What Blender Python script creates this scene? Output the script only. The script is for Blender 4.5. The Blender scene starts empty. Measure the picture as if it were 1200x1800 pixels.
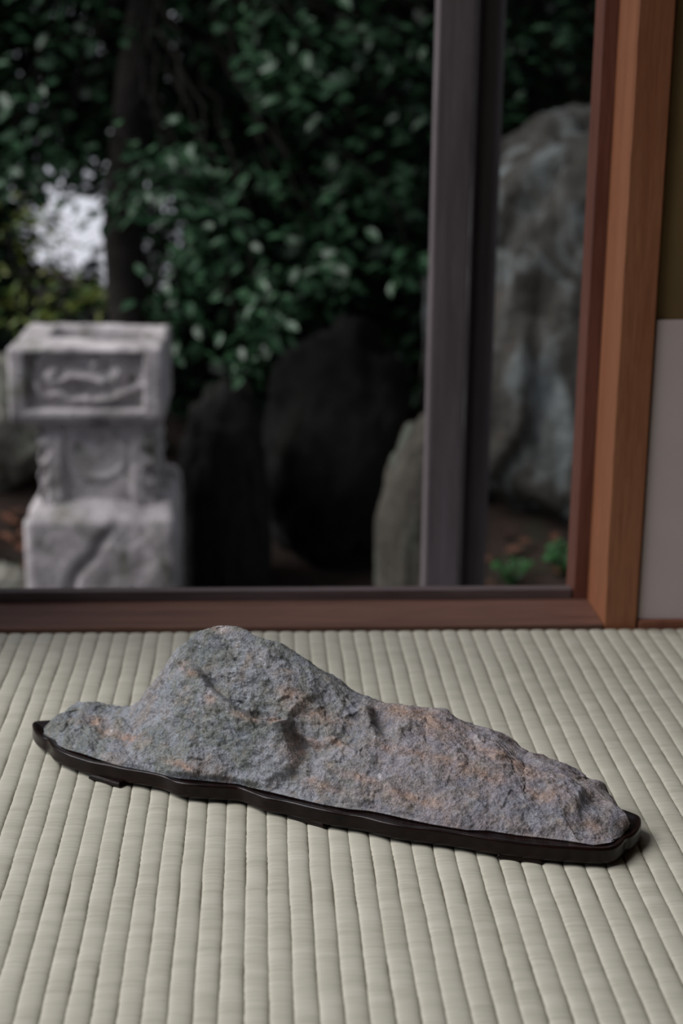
import bpy, bmesh, math, random
import numpy as np
from mathutils import Vector, Matrix, Quaternion

random.seed(7)
rng = np.random.default_rng(11)
scn = bpy.context.scene
COL = scn.collection

# ------------------------------------------------------------------ camera
cam_d = bpy.data.cameras.new('camera')
cam = bpy.data.objects.new('camera', cam_d)
COL.objects.link(cam)
cam_d.sensor_fit = 'VERTICAL'
cam_d.sensor_height = 36.0
cam_d.lens = 55.0
cam_d.clip_start = 0.02
cam_d.clip_end = 200
CR = Vector((0.99860221, -0.05164761, 0.01123123))
CU = Vector((0.00268256, 0.26174388, 0.96513364))
CF = Vector((0.05278656, 0.96375446, -0.26151656))
m = Matrix((CR, CU, -CF)).transposed().to_4x4()
m.translation = Vector((0, 0, 0.53))
cam.matrix_world = m
cam_d.dof.use_dof = True
cam_d.dof.focus_distance = 1.165
cam_d.dof.aperture_fstop = 5.0
cam_d.dof.aperture_blades = 0
scn.camera = cam

# ------------------------------------------------------------------ sky, sun, exposure
w = bpy.data.worlds.new('overcast_sky')
scn.world = w
w.use_nodes = True
bg = w.node_tree.nodes['Background']
bg.inputs[0].default_value = (0.82, 0.87, 1.0, 1)
bg.inputs[1].default_value = 0.48
sun_d = bpy.data.lights.new('hazy_sun', 'SUN')
sun_d.energy = 3.4
sun_d.angle = math.radians(42)
sun_d.color = (1.0, 0.965, 0.965)
sun = bpy.data.objects.new('hazy_sun', sun_d)
COL.objects.link(sun)
sun.rotation_euler = Vector((-0.68, -0.08, 0.72)).to_track_quat('Z', 'Y').to_euler()
scn.view_settings.view_transform = 'Standard'
scn.view_settings.look = 'None'
scn.view_settings.exposure = 0.0
scn.view_settings.gamma = 1.0
scn.view_settings.use_curve_mapping = False
scn.cycles.use_denoising = True
scn.cycles.max_bounces = 8


# ------------------------------------------------------------------ helpers: objects
def link(name, me, mat=None, parent=None, smooth=False):
    o = bpy.data.objects.new(name, me)
    COL.objects.link(o)
    if mat and not me.materials:
        me.materials.append(mat)
    if parent:
        o.parent = parent
    if smooth:
        me.polygons.foreach_set('use_smooth', [True] * len(me.polygons))
    return o


def empty(name, loc=(0, 0, 0), rz=0.0):
    o = bpy.data.objects.new(name, None)
    COL.objects.link(o)
    o.location = loc
    o.rotation_euler = (0, 0, rz)
    o.empty_display_size = 0.05
    return o


def tag(o, label=None, cat=None, group=None, kind=None):
    if label: o['label'] = label
    if cat: o['category'] = cat
    if group: o['group'] = group
    if kind: o['kind'] = kind
    return o


def mesh_np(name, V, F):
    """V (n,3) array, F list of faces or (m,k) array"""
    me = bpy.data.meshes.new(name)
    V = np.asarray(V, dtype=np.float32)
    if isinstance(F, np.ndarray):
        k = F.shape[1]
        me.vertices.add(len(V)); me.vertices.foreach_set('co', V.ravel())
        me.loops.add(F.size); me.loops.foreach_set('vertex_index', F.ravel().astype(np.int32))
        me.polygons.add(len(F))
        me.polygons.foreach_set('loop_start', np.arange(0, F.size, k, dtype=np.int32))
        me.update(calc_edges=True)
        me.validate()
    else:
        me.from_pydata(V.tolist(), [], F)
        me.update()
    return me


def grid_faces(nr, nc, off=0, flip=False):
    i, j = np.meshgrid(np.arange(nr - 1), np.arange(nc - 1), indexing='ij')
    a = off + i * nc + j
    F = np.stack([a, a + 1, a + nc + 1, a + nc], -1).reshape(-1, 4)
    return F[:, ::-1] if flip else F


def box_bm(bm, x0, x1, y0, y1, z0, z1, bevel=0.0, seg=2):
    r = bmesh.ops.create_cube(bm, size=1.0)
    vs = r['verts']
    bmesh.ops.scale(bm, vec=(x1 - x0, y1 - y0, z1 - z0), verts=vs)
    bmesh.ops.translate(bm, vec=((x0 + x1) / 2, (y0 + y1) / 2, (z0 + z1) / 2), verts=vs)
    if bevel:
        es = list({e for v in vs for e in v.link_edges})
        bmesh.ops.bevel(bm, geom=es, offset=bevel, segments=seg, affect='EDGES', profile=0.5)


def box(name, mat, x0, x1, y0, y1, z0, z1, bevel=0.0, parent=None, seg=2):
    bm = bmesh.new()
    box_bm(bm, x0, x1, y0, y1, z0, z1, bevel, seg)
    me = bpy.data.meshes.new(name)
    bm.to_mesh(me); bm.free()
    return link(name, me, mat, parent)


def struct(o):
    o['kind'] = 'structure'
    return o


# ------------------------------------------------------------------ helpers: noise (numpy)
def _hash(ix, iy, iz, seed):
    h = (ix.astype(np.int64) * 73856093) ^ (iy.astype(np.int64) * 19349663) ^ (iz.astype(np.int64) * 83492791) ^ (seed * 2654435761)
    h = (h ^ (h >> 13)) * 1274126177 & 0x7fffffffffff
    h = (h ^ (h >> 16)) * 2246822519 & 0x7fffffffffff
    h = h ^ (h >> 15)
    return (h & 0xffff) / 65535.0


def vnoise(P, seed=0):
    P = np.asarray(P, float)
    I = np.floor(P).astype(np.int64)
    f = P - I
    f = f * f * f * (f * (f * 6 - 15) + 10)
    out = 0
    for dx in (0, 1):
        wx = f[..., 0] if dx else 1 - f[..., 0]
        for dy in (0, 1):
            wy = f[..., 1] if dy else 1 - f[..., 1]
            for dz in (0, 1):
                wz = f[..., 2] if dz else 1 - f[..., 2]
                out = out + wx * wy * wz * _hash(I[..., 0] + dx, I[..., 1] + dy, I[..., 2] + dz, seed)
    return out * 2 - 1


def fbm(P, octv=4, seed=0, gain=0.5, lac=2.03):
    s, a, t = 0, 1.0, 0
    P = np.asarray(P, float)
    for k in range(octv):
        s = s + a * vnoise(P, seed + k); t += a
        a *= gain; P = P * lac
    return s / t


def ridged(P, octv=3, seed=0):
    s, a, t = 0, 1.0, 0
    P = np.asarray(P, float)
    for k in range(octv):
        s = s + a * (1 - 2 * np.abs(vnoise(P, seed + k))); t += a
        a *= 0.5; P = P * 2.1
    return s / t


def lnoise(P, seed=0):
    """lattice noise without easing: continuous, with creased edges"""
    P = np.asarray(P, float)
    I = np.floor(P).astype(np.int64)
    f = P - I
    out = 0
    for dx in (0, 1):
        wx = f[..., 0] if dx else 1 - f[..., 0]
        for dy in (0, 1):
            wy = f[..., 1] if dy else 1 - f[..., 1]
            for dz in (0, 1):
                wz = f[..., 2] if dz else 1 - f[..., 2]
                out = out + wx * wy * wz * _hash(I[..., 0] + dx, I[..., 1] + dy, I[..., 2] + dz, seed)
    return out * 2 - 1


def facets(P, seed=0, tilt=0.6):
    """chipped planes: every cell carries its own tilted plane"""
    P = np.asarray(P, float)
    I = np.floor(P).astype(np.int64)
    best = np.full(P.shape[:-1], 9e9); val = np.zeros(P.shape[:-1])
    for dx in (-1, 0, 1):
        for dy in (-1, 0, 1):
            for dz in (-1, 0, 1):
                c = I + np.array([dx, dy, dz])
                h = [_hash(c[..., 0], c[..., 1], c[..., 2], seed + q) for q in range(7)]
                pt = c + np.stack(h[:3], -1)
                d = P - pt
                dd = (d ** 2).sum(-1)
                v = (h[3] - 0.5) + tilt * ((h[4] - .5) * d[..., 0] + (h[5] - .5) * d[..., 1] + (h[6] - .5) * d[..., 2]) * 2
                m_ = dd < best
                best = np.where(m_, dd, best); val = np.where(m_, v, val)
    return val


def sstep(x):
    x = np.clip(x, 0, 1)
    return x * x * (3 - 2 * x)


# ------------------------------------------------------------------ helpers: materials
class NT:
    def __init__(self, name):
        self.m = bpy.data.materials.new(name)
        self.m.use_nodes = True
        self.t = self.m.node_tree
        self.b = self.t.nodes['Principled BSDF']

    def n(self, typ, **kw):
        nd = self.t.nodes.new(typ)
        for k, v in kw.items():
            if k.startswith('i_'):
                key = k[2:]
                key = int(key) if key.isdigit() else key.replace('_', ' ')
                nd.inputs[key].default_value = v
            else:
                setattr(nd, k, v)
        return nd

    def l(self, a, b):
        self.t.links.new(a, b)

    def coord(self, scale=(1, 1, 1), kind='Object', loc=(0, 0, 0)):
        tc = self.n('ShaderNodeTexCoord')
        mp = self.n('ShaderNodeMapping')
        mp.inputs['Scale'].default_value = scale
        mp.inputs['Location'].default_value = loc
        self.l(tc.outputs[kind], mp.inputs['Vector'])
        return mp.outputs[0]

    def noise(self, vec, scale, detail=4, rough=0.55, dist=0.0):
        nd = self.n('ShaderNodeTexNoise')
        nd.inputs['Scale'].default_value = scale
        nd.inputs['Detail'].default_value = detail
        nd.inputs['Roughness'].default_value = rough
        nd.inputs['Distortion'].default_value = dist
        self.l(vec, nd.inputs['Vector'])
        return nd.outputs['Fac']

    def ramp(self, fac, stops):
        nd = self.n('ShaderNodeValToRGB')
        cr = nd.color_ramp
        while len(cr.elements) < len(stops):
            cr.elements.new(0.5)
        for e, (p, c) in zip(cr.elements, stops):
            e.position = p
            e.color = (*c, 1) if len(c) == 3 else c
        self.l(fac, nd.inputs[0])
        return nd.outputs[0]

    def mix(self, fac, a, b, mode='MIX'):
        nd = self.n('ShaderNodeMix', data_type='RGBA', blend_type=mode)
        for s, v in ((nd.inputs[0], fac), (nd.inputs[6], a), (nd.inputs[7], b)):
            if isinstance(v, (int, float)):
                s.default_value = v
            elif isinstance(v, tuple):
                s.default_value = (*v, 1) if len(v) == 3 else v
            else:
                self.l(v, s)
        return nd.outputs[2]

    def math(self, op, a, b=0.0, c=0.0):
        nd = self.n('ShaderNodeMath', operation=op)
        for s, v in zip(nd.inputs, (a, b, c)):
            if isinstance(v, (int, float)):
                s.default_value = v
            else:
                self.l(v, s)
        return nd.outputs[0]

    def bump(self, h, strength=0.5, dist=0.001):
        nd = self.n('ShaderNodeBump')
        nd.inputs['Strength'].default_value = strength
        nd.inputs['Distance'].default_value = dist
        self.l(h, nd.inputs['Height'])
        self.l(nd.outputs[0], self.b.inputs['Normal'])

    def set(self, color=None, rough=None, spec=None):
        if color is not None:
            if isinstance(color, tuple):
                self.b.inputs['Base Color'].default_value = (*color, 1)
            else:
                self.l(color, self.b.inputs['Base Color'])
        if rough is not None:
            if isinstance(rough, (int, float)):
                self.b.inputs['Roughness'].default_value = rough
            else:
                self.l(rough, self.b.inputs['Roughness'])
        if spec is not None:
            self.b.inputs['Specular IOR Level'].default_value = spec
        return self.m


def wood(name, dark, light, scale, rough=0.6, spec=0.3, fine=60, bumpd=0.0004):
    t = NT(name)
    v = t.coord(scale)
    a = t.noise(v, 6, 5, 0.6, 0.6)
    b = t.noise(v, fine, 3, 0.6)
    c = t.ramp(a, [(0.3, dark), (0.7, light)])
    g = t.ramp(b, [(0.3, (0.78, 0.78, 0.78)), (0.7, (1.08, 1.08, 1.08))])
    col = t.mix(1.0, c, g, 'MULTIPLY')
    t.bump(b, 0.4, bumpd)
    return t.set(col, rough, spec)


def plaster(name, c0, c1, scale=8, grain=500, rough=0.9, bumpd=0.0006):
    t = NT(name)
    v = t.coord()
    col = t.ramp(t.noise(v, scale, 5), [(0.3, c0), (0.7, c1)])
    t.bump(t.noise(v, grain, 3), 0.5, bumpd)
    return t.set(col, rough, 0.2)


def stone_mat(name, c0, c1, c2, lichen=None, lo=0.55, hi=0.7, scale=5, lscale=7, bumpd=0.006, grain=90):
    t = NT(name)
    v = t.coord()
    a = t.noise(v, scale, 6, 0.6)
    b = t.noise(v, grain, 4, 0.65)
    col = t.ramp(a, [(0.3, c0), (0.5, c1), (0.72, c2)])
    g = t.ramp(b, [(0.3, (0.7, 0.7, 0.7)), (0.7, (1.2, 1.2, 1.2))])
    col = t.mix(1.0, col, g, 'MULTIPLY')
    if lichen:
        f = t.ramp(t.noise(t.coord((1, 1, 0.6)), lscale, 6, 0.65, 0.5), [(lo, (0, 0, 0)), (hi, (1, 1, 1))])
        col = t.mix(f, col, lichen)
    t.bump(b, 0.6, bumpd)
    return t.set(col, 0.9, 0.2)


def leaf_mat(name, c0, c1, rough=0.3, spec=0.6, trans=0.15):
    t = NT(name)
    oi = t.n('ShaderNodeObjectInfo')
    v = t.coord((1, 1, 1))
    wn = t.n('ShaderNodeTexWhiteNoise', noise_dimensions='3D')
    geo = t.n('ShaderNodeNewGeometry')
    r = t.math('ADD', oi.outputs['Random'], geo.outputs['Random Per Island'])
    r = t.math('FRACT', r)
    col = t.ramp(r, [(0.0, c0), (1.0, c1)])
    t.set(col, rough, spec)
    return t.m

# ------------------------------------------------------------------ materials
M_cedar = wood('cedar_pillar', (0.265, 0.100, 0.048), (0.345, 0.147, 0.074), (14, 14, 0.7), 0.5, 0.3, 55)
M_frame = wood('frame_wood', (0.20, 0.075, 0.045), (0.28, 0.115, 0.07), (14, 14, 0.7), 0.5, 0.3, 55)
M_stop = wood('stop_wood', (0.13, 0.05, 0.034), (0.19, 0.08, 0.055), (14, 14, 0.7), 0.45, 0.35, 55)  # darker wood, with the shade of its recess put into the colour too
M_sill = wood('sill_wood', (0.115, 0.055, 0.042), (0.185, 0.095, 0.068), (1.0, 16, 16), 0.5, 0.35, 40)
M_track = wood('track_wood', (0.09, 0.066, 0.066), (0.14, 0.11, 0.112), (1.0, 16, 16), 0.45, 0.5, 40)
M_grey_wood = wood('weathered_wood', (0.105, 0.088, 0.092), (0.185, 0.158, 0.165), (20, 20, 0.8), 0.7, 0.3, 40)
M_dark_wood = wood('dark_weathered_wood', (0.05, 0.04, 0.04), (0.09, 0.075, 0.078), (20, 20, 0.8), 0.65, 0.3, 40)
M_paper = plaster('paper_skirting', (0.53, 0.455, 0.455), (0.60, 0.52, 0.52), 5, 260, 0.9, 0.0003)
M_earth = plaster('brown_earth_plaster', (0.15, 0.10, 0.045), (0.20, 0.135, 0.06), 8, 500)
M_ceiling = wood('ceiling_boards', (0.25, 0.17, 0.11), (0.32, 0.22, 0.14), (1, 14, 14), 0.7)
M_underfloor = plaster('under_floor', (0.20, 0.18, 0.13), (0.24, 0.21, 0.15))

# ------------------------------------------------------------------ room shell
YW = 1.498                      # inner plane of the garden wall
XR = 0.3515                     # left face of the pillar
struct(box('floor', M_underfloor, -1.6, 1.7, -1.6, YW + 0.09, -0.12, -0.03))
struct(box('ceiling', M_ceiling, -1.0, 1.8, -1.7, YW + 0.16, 2.45, 2.50))
struct(box('wall_right', M_earth, 1.7, 1.8, -1.7, YW + 0.16, -0.12, 2.45))
struct(box('wall_back', M_earth, -1.7, 1.7, -1.7, -1.6, -0.12, 2.45))
struct(box('wall_left_unseen', M_cedar, -0.52, -0.47, 1.40, YW + 0.16, -0.03, 2.45))  # unseen cedar panel, added to darken the far left corner of the tatami
struct(box('wall_left_unseen', M_earth, -1.06, -1.0, -1.7, 0.10, -0.12, 2.45))
wf = struct(box('wall_front', M_earth, 0.388, 1.7, YW + 0.006, YW + 0.16, -0.12, 2.45))
box('paper_skirting', M_paper, 0.388, 1.7, YW + 0.0035, YW + 0.006, 0.008, 0.3155, parent=wf)
struct(box('trim_1', M_frame, 0.388, 1.7, YW - 0.001, YW + 0.02, -0.03, 0.0075, 0.001))

# pillar, with slightly wavy arris on its left face
def pillar():
    nz = 120
    zs = np.linspace(-0.03, 2.45, nz)
    wob = 0.0007 * vnoise(np.stack([zs * 9, zs * 0, zs * 0], -1), 3) + 0.0004 * vnoise(np.stack([zs * 40, zs * 0, zs * 0], -1), 5)
    prof = [(XR + 0.0012, YW), (0.3845, YW), (0.386, YW + 0.0015), (0.386, YW + 0.103), (XR, YW + 0.103), (XR, YW + 0.0012)]
    V = []
    for z, q in zip(zs, wob):
        for k, (x, y) in enumerate(prof):
            V.append((x + (q if k in (0, 5) else 0), y, z))
    F = []
    n = len(prof)
    for i in range(nz - 1):
        for k in range(n):
            a = i * n + k; b = i * n + (k + 1) % n
            F.append((a, b, b + n, a + n))
    F.append(tuple(range(n))[::-1]); F.append(tuple((nz - 1) * n + k for k in range(n)))
    return link('pillar', mesh_np('pillar', V, F), M_cedar)
struct(pillar())

# garden window opening: frame stop, sill and track rail
win = struct(box('window_1', M_sill, -0.47, XR, YW - 0.0005, 1.596, -0.05, 0.004, 0.0012))
box('jamb_stop', M_stop, 0.3365, XR, 1.580, 1.622, 0.002, 2.30, 0.0008, win)
rail = box('track_rail', M_track, -0.47, 0.3345, 1.580, 1.594, 0.003, 0.0150, 0.001, win)
struct(box('trim_2', M_frame, -0.47, 0.386, YW, 1.60, 1.78, 1.90, 0.002))
struct(box('wall_upper', M_earth, -0.47, 0.388, YW + 0.01, YW + 0.13, 1.90, 2.45))

# veranda outside with the stiles of its sliding doors
struct(box('veranda_floor', M_grey_wood, -2.2, 2.2, 1.672, 2.25, -0.34, -0.30, 0.003))

def stile(name, x0, x1, y0, y1, mat, z0=-0.30, z1=2.3, bev=0.004):
    return box(name, mat, x0, x1, y0, y1, z0, z1, bev, None, 3)

s1 = stile('door_stile', 0.2295, 0.279, 2.08, 2.115, M_grey_wood)
tag(s1, 'wide grey weathered wooden upright standing outside beyond the sill', 'post')

def round_post():
    n, nz = 28, 2
    V = []; F = []
    cx, cy, rx, ry = 0.3035, 2.118, 0.0185, 0.0185
    zs = np.linspace(-0.30, 2.3, 30)
    for z in zs:
        for k in range(n):
            a = 2 * math.pi * k / n
            V.append((cx + rx * math.cos(a) * (1 - 0.0 * z), cy + ry * math.sin(a), z))
    F = []
    for i in range(len(zs) - 1):
        for k in range(n):
            a = i * n + k; b = i * n + (k + 1) % n
            F.append((a, b, b + n, a + n))
    F.append(tuple(range(n))[::-1]); F.append(tuple((len(zs) - 1) * n + k for k in range(n)))
    return link('veranda_post', mesh_np('veranda_post', V, F), M_dark_wood, smooth=True)
s2 = round_post()
tag(s2, 'narrow dark brown rounded post right behind the wide grey upright', 'post')

# ------------------------------------------------------------------ tatami mat: separate woven ribs
def tatami_mat_mat():
    t = NT('woven_rush')
    oi = t.n('ShaderNodeObjectInfo')
    tc = t.n('ShaderNodeTexCoord')
    off = t.n('ShaderNodeVectorMath', operation='MULTIPLY_ADD')
    comb = t.n('ShaderNodeCombineXYZ')
    for k in range(3):
        t.l(oi.outputs['Random'], comb.inputs[k])
    off.inputs[1].default_value = (31.0, 17.0, 7.0)
    t.l(comb.outputs[0], off.inputs[0])
    t.l(tc.outputs['Object'], off.inputs[2])
    def mapped(s):
        mp = t.n('ShaderNodeMapping')
        mp.inputs['Scale'].default_value = s
        t.l(off.outputs[0], mp.inputs['Vector'])
        return mp.outputs[0]
    strand = t.noise(mapped((25, 520, 25)), 1.0, 3, 0.6)
    band = t.noise(mapped((12, 70, 5)), 1.0, 4, 0.6)
    big = t.noise(t.coord((5, 4, 4), 'Object'), 1.0, 2)
    c = t.ramp(band, [(0.3, (0.405, 0.395, 0.325)), (0.5, (0.455, 0.445, 0.372)), (0.72, (0.50, 0.488, 0.415))])
    g = t.ramp(strand, [(0.28, (0.86, 0.855, 0.84)), (0.5, (1, 1, 1)), (0.75, (1.05, 1.05, 1.05))])
    col = t.mix(1.0, c, g, 'MULTIPLY')
    t.bump(strand, 0.5, 0.0006)
    return t.set(col, 0.55, 0.25)
M_rush = tatami_mat_mat()

PITCH = 0.01502
mat = empty('tatami_mat', (0, 0, 0))
tag(mat, 'pale green-grey woven rush tatami mat with parallel ribs covering the floor', 'mat')
def rib_mesh(seed):
    prof = [(-0.5, -0.00135), (-0.475, -0.00060), (-0.42, -0.00010), (-0.30, 0.00035), (-0.12, 0.00058), (0.08, 0.00056), (0.26, 0.00030), (0.39, -0.00020), (0.465, -0.00075), (0.5, -0.00135)]
    ys = np.concatenate([np.arange(-0.36, 0.66, 0.012), np.arange(0.66, YW - 0.0035, 0.0018)])
    n = len(ys)
    z = np.zeros(n)
    P = np.stack([ys * 260, z + seed * 3.7, z], -1)
    wobl = 0.00022 * vnoise(P, seed) + 0.0004 * vnoise(np.stack([ys * 28, z + seed, z], -1), seed + 1)
    wobr = 0.00022 * vnoise(P, seed + 5) + 0.0004 * vnoise(np.stack([ys * 28, z + seed + 9, z], -1), seed + 6)
    puff = 0.00018 * vnoise(np.stack([ys * 45, z + seed, z], -1), seed + 2) + 0.00006 * vnoise(np.stack([ys * 420, z, z], -1), seed + 3)
    V = []
    for i, y in enumerate(ys):
        for (x, h) in prof:
            e = abs(x) * 2
            wx = (wobl[i] if x < 0 else wobr[i]) * e ** 2
            V.append((x * PITCH + wx, y, h + puff[i] * (1 - e ** 3) - 0.0006))
    # front end turns down
    nc = len(prof)
    F = grid_faces(n, nc, 0, True)
    return mesh_np('woven_rib', V, F)
ribs = [rib_mesh(s) for s in (3, 14, 25, 36)]
for r_ in ribs:
    r_.materials.append(M_rush)
    r_.polygons.foreach_set('use_smooth', [True] * len(r_.polygons))
# rib boundaries fall on x = X0 + k*PITCH
X0 = 0.0053
for k in range(-42, 48):
    o = link('woven_rib', ribs[(k * 7 + (k // 3)) % 4], None, mat)
    o.location = (X0 + (k + 0.5) * PITCH, 0, 0)
box('straw_core', M_underfloor, X0 - 42 * PITCH, X0 + 48 * PITCH, -0.36, YW - 0.002, -0.03, -0.0022, parent=mat)

# ------------------------------------------------------------------ viewing stone and its carved stand
# local frame: u along the length, v towards the back, z up (mm in the tables)
ST_LOC = (-0.17791256, 1.20883077, 0.0)
ST_ROT = math.radians(-22.952854857536188)
TAB = [[0.0, 0.0, -1.1, 2.0, 17.1],
 [13.0, -9.5, 4.4, 6.0, 23.4],
 [22.1, -16.2, 8.2, 8.8, 26.2],
 [33.1, -21.7, 14.0, 13.0, 30.3],
 [39.5, -22.9, 18.6, 15.2, 31.0],
 [47.6, -24.5, 24.5, 18.0, 32.0],
 [53.4, -25.7, 29.5, 18.6, 31.5],
 [59.6, -27.6, 34.5, 19.1, 31.0],
 [69.4, -30.6, 42.4, 20.0, 29.6],
 [74.6, -31.9, 46.9, 20.5, 28.8],
 [83.6, -33.7, 54.9, 21.4, 30.6],
 [89.8, -34.9, 60.3, 22.0, 31.8],
 [97.1, -35.5, 67.8, 22.0, 36.6],
 [101.7, -35.8, 72.6, 22.0, 39.7],
 [106.8, -36.1, 77.9, 22.0, 46.7],
 [110.0, -36.6, 81.1, 22.0, 50.9],
 [123.4, -38.6, 94.3, 22.0, 66.5],
 [131.4, -38.9, 102.8, 22.0, 82.0],
 [135.7, -38.9, 107.1, 22.7, 88.5],
 [142.5, -38.9, 113.8, 23.8, 95.4],
 [147.5, -38.1, 119.0, 24.6, 100.0],
 [156.0, -36.6, 128.0, 26.0, 109.7],
 [158.6, -36.2, 130.8, 26.5, 110.9],
 [162.7, -35.5, 135.0, 27.2, 112.8],
 [164.9, -35.1, 137.3, 27.6, 113.8],
 [169.9, -34.4, 142.4, 28.4, 115.2],
 [179.3, -33.0, 152.0, 30.0, 117.8],
 [189.6, -31.5, 163.2, 30.4, 116.0],
 [192.2, -32.1, 165.6, 30.5, 115.6],
 [200.1, -33.9, 172.8, 30.7, 112.2],
 [205.0, -34.4, 177.6, 30.9, 109.9],
 [212.4, -35.2, 184.8, 31.2, 108.4],
 [217.7, -35.7, 190.0, 31.3, 107.6],
 [224.6, -36.6, 196.7, 31.6, 106.5],
 [230.0, -37.4, 201.9, 31.8, 103.8],
 [236.9, -38.4, 208.6, 32.0, 100.4],
 [239.4, -38.8, 210.9, 32.1, 99.1],
 [242.2, -39.1, 213.8, 32.3, 97.5],
 [249.0, -39.9, 220.4, 32.6, 93.8],
 [254.2, -40.6, 225.5, 32.9, 90.9],
 [261.9, -41.5, 233.0, 33.3, 86.8],
 [265.9, -41.5, 237.3, 33.5, 84.6],
 [276.8, -41.5, 248.5, 34.1, 79.2],
 [282.6, -41.6, 254.5, 34.5, 76.4],
 [288.1, -40.6, 260.6, 34.8, 73.7],
 [291.9, -39.9, 264.8, 35.0, 71.7],
 [296.9, -39.0, 270.2, 35.5, 71.2],
 [302.7, -39.1, 276.2, 36.1, 70.6],
 [309.9, -39.3, 283.4, 36.8, 69.7],
 [316.3, -40.0, 289.7, 37.4, 68.9],
 [321.3, -40.7, 294.7, 37.9, 68.7],
 [326.8, -41.4, 300.1, 38.4, 68.6],
 [330.0, -41.7, 303.2, 38.7, 68.5],
 [332.7, -41.9, 305.9, 39.0, 67.8],
 [343.4, -42.7, 316.7, 40.0, 64.8],
 [347.8, -43.1, 321.4, 39.6, 65.7],
 [352.9, -43.0, 327.0, 39.1, 66.8],
 [364.9, -42.9, 340.3, 37.9, 62.2],
 [373.4, -42.8, 349.6, 37.1, 59.9],
 [375.7, -42.1, 352.4, 36.8, 59.3],
 [379.2, -40.9, 356.6, 36.5, 58.3],
 [385.5, -38.9, 364.0, 35.8, 56.9],
 [389.0, -37.7, 368.1, 35.4, 56.2],
 [393.2, -37.6, 372.7, 35.0, 55.3],
 [395.7, -37.6, 375.7, 34.3, 53.6],
 [403.6, -37.4, 384.8, 32.2, 48.1],
 [406.1, -37.3, 387.7, 31.5, 46.8],
 [409.9, -37.2, 392.0, 30.5, 44.7],
 [413.9, -36.6, 396.8, 29.3, 42.4],
 [416.3, -36.3, 399.6, 28.7, 42.6],
 [425.9, -34.8, 410.6, 26.0, 43.3],
 [436.4, -33.6, 422.6, 23.0, 42.2],
 [440.1, -33.2, 426.7, 22.0, 41.7],
 [446.1, -32.6, 433.8, 19.6, 39.3],
 [452.2, -32.4, 440.8, 17.2, 37.0],
 [456.7, -32.3, 445.8, 15.4, 36.8],
 [462.3, -32.1, 452.2, 13.2, 36.5],
 [464.4, -32.0, 454.5, 12.4, 35.5],
 [466.5, -30.4, 457.3, 11.4, 34.2],
 [469.7, -28.1, 461.4, 10.0, 32.3],
 [475.0, -24.1, 468.4, 6.6, 30.9],
 [480.6, -9.7, 477.8, 2.1, 26.5],
 [481.6, -4.1, 480.1, 1.0, 25.2],
 [482.9, 2.7, 483.3, -1.0, 18.6]]
TAB = np.array(TAB) / 1000.0

def seg_dist(U, W, pts):
    """signed distance (left of travel positive) and distance to a polyline, with position 0..1 along it"""
    best = np.full(U.shape, 9e9); sd = np.zeros(U.shape); al = np.zeros(U.shape)
    L = [math.dist(a, b) for a, b in zip(pts[:-1], pts[1:])]
    tot = sum(L); acc = 0
    for (a, b), l in zip(zip(pts[:-1], pts[1:]), L):
        dx, dy = (b[0] - a[0]) / l, (b[1] - a[1]) / l
        t = np.clip(((U - a[0]) * dx + (W - a[1]) * dy), 0, l)
        px, py = U - a[0] - t * dx, W - a[1] - t * dy
        d = np.hypot(px, py)
        cr = dx * (W - a[1]) - dy * (U - a[0])
        m_ = d < best
        best = np.where(m_, d, best)
        sd = np.where(m_, np.sign(cr) * d, sd)
        al = np.where(m_, (acc + t) / tot, al)
        acc += l
    return sd, best, al

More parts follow.
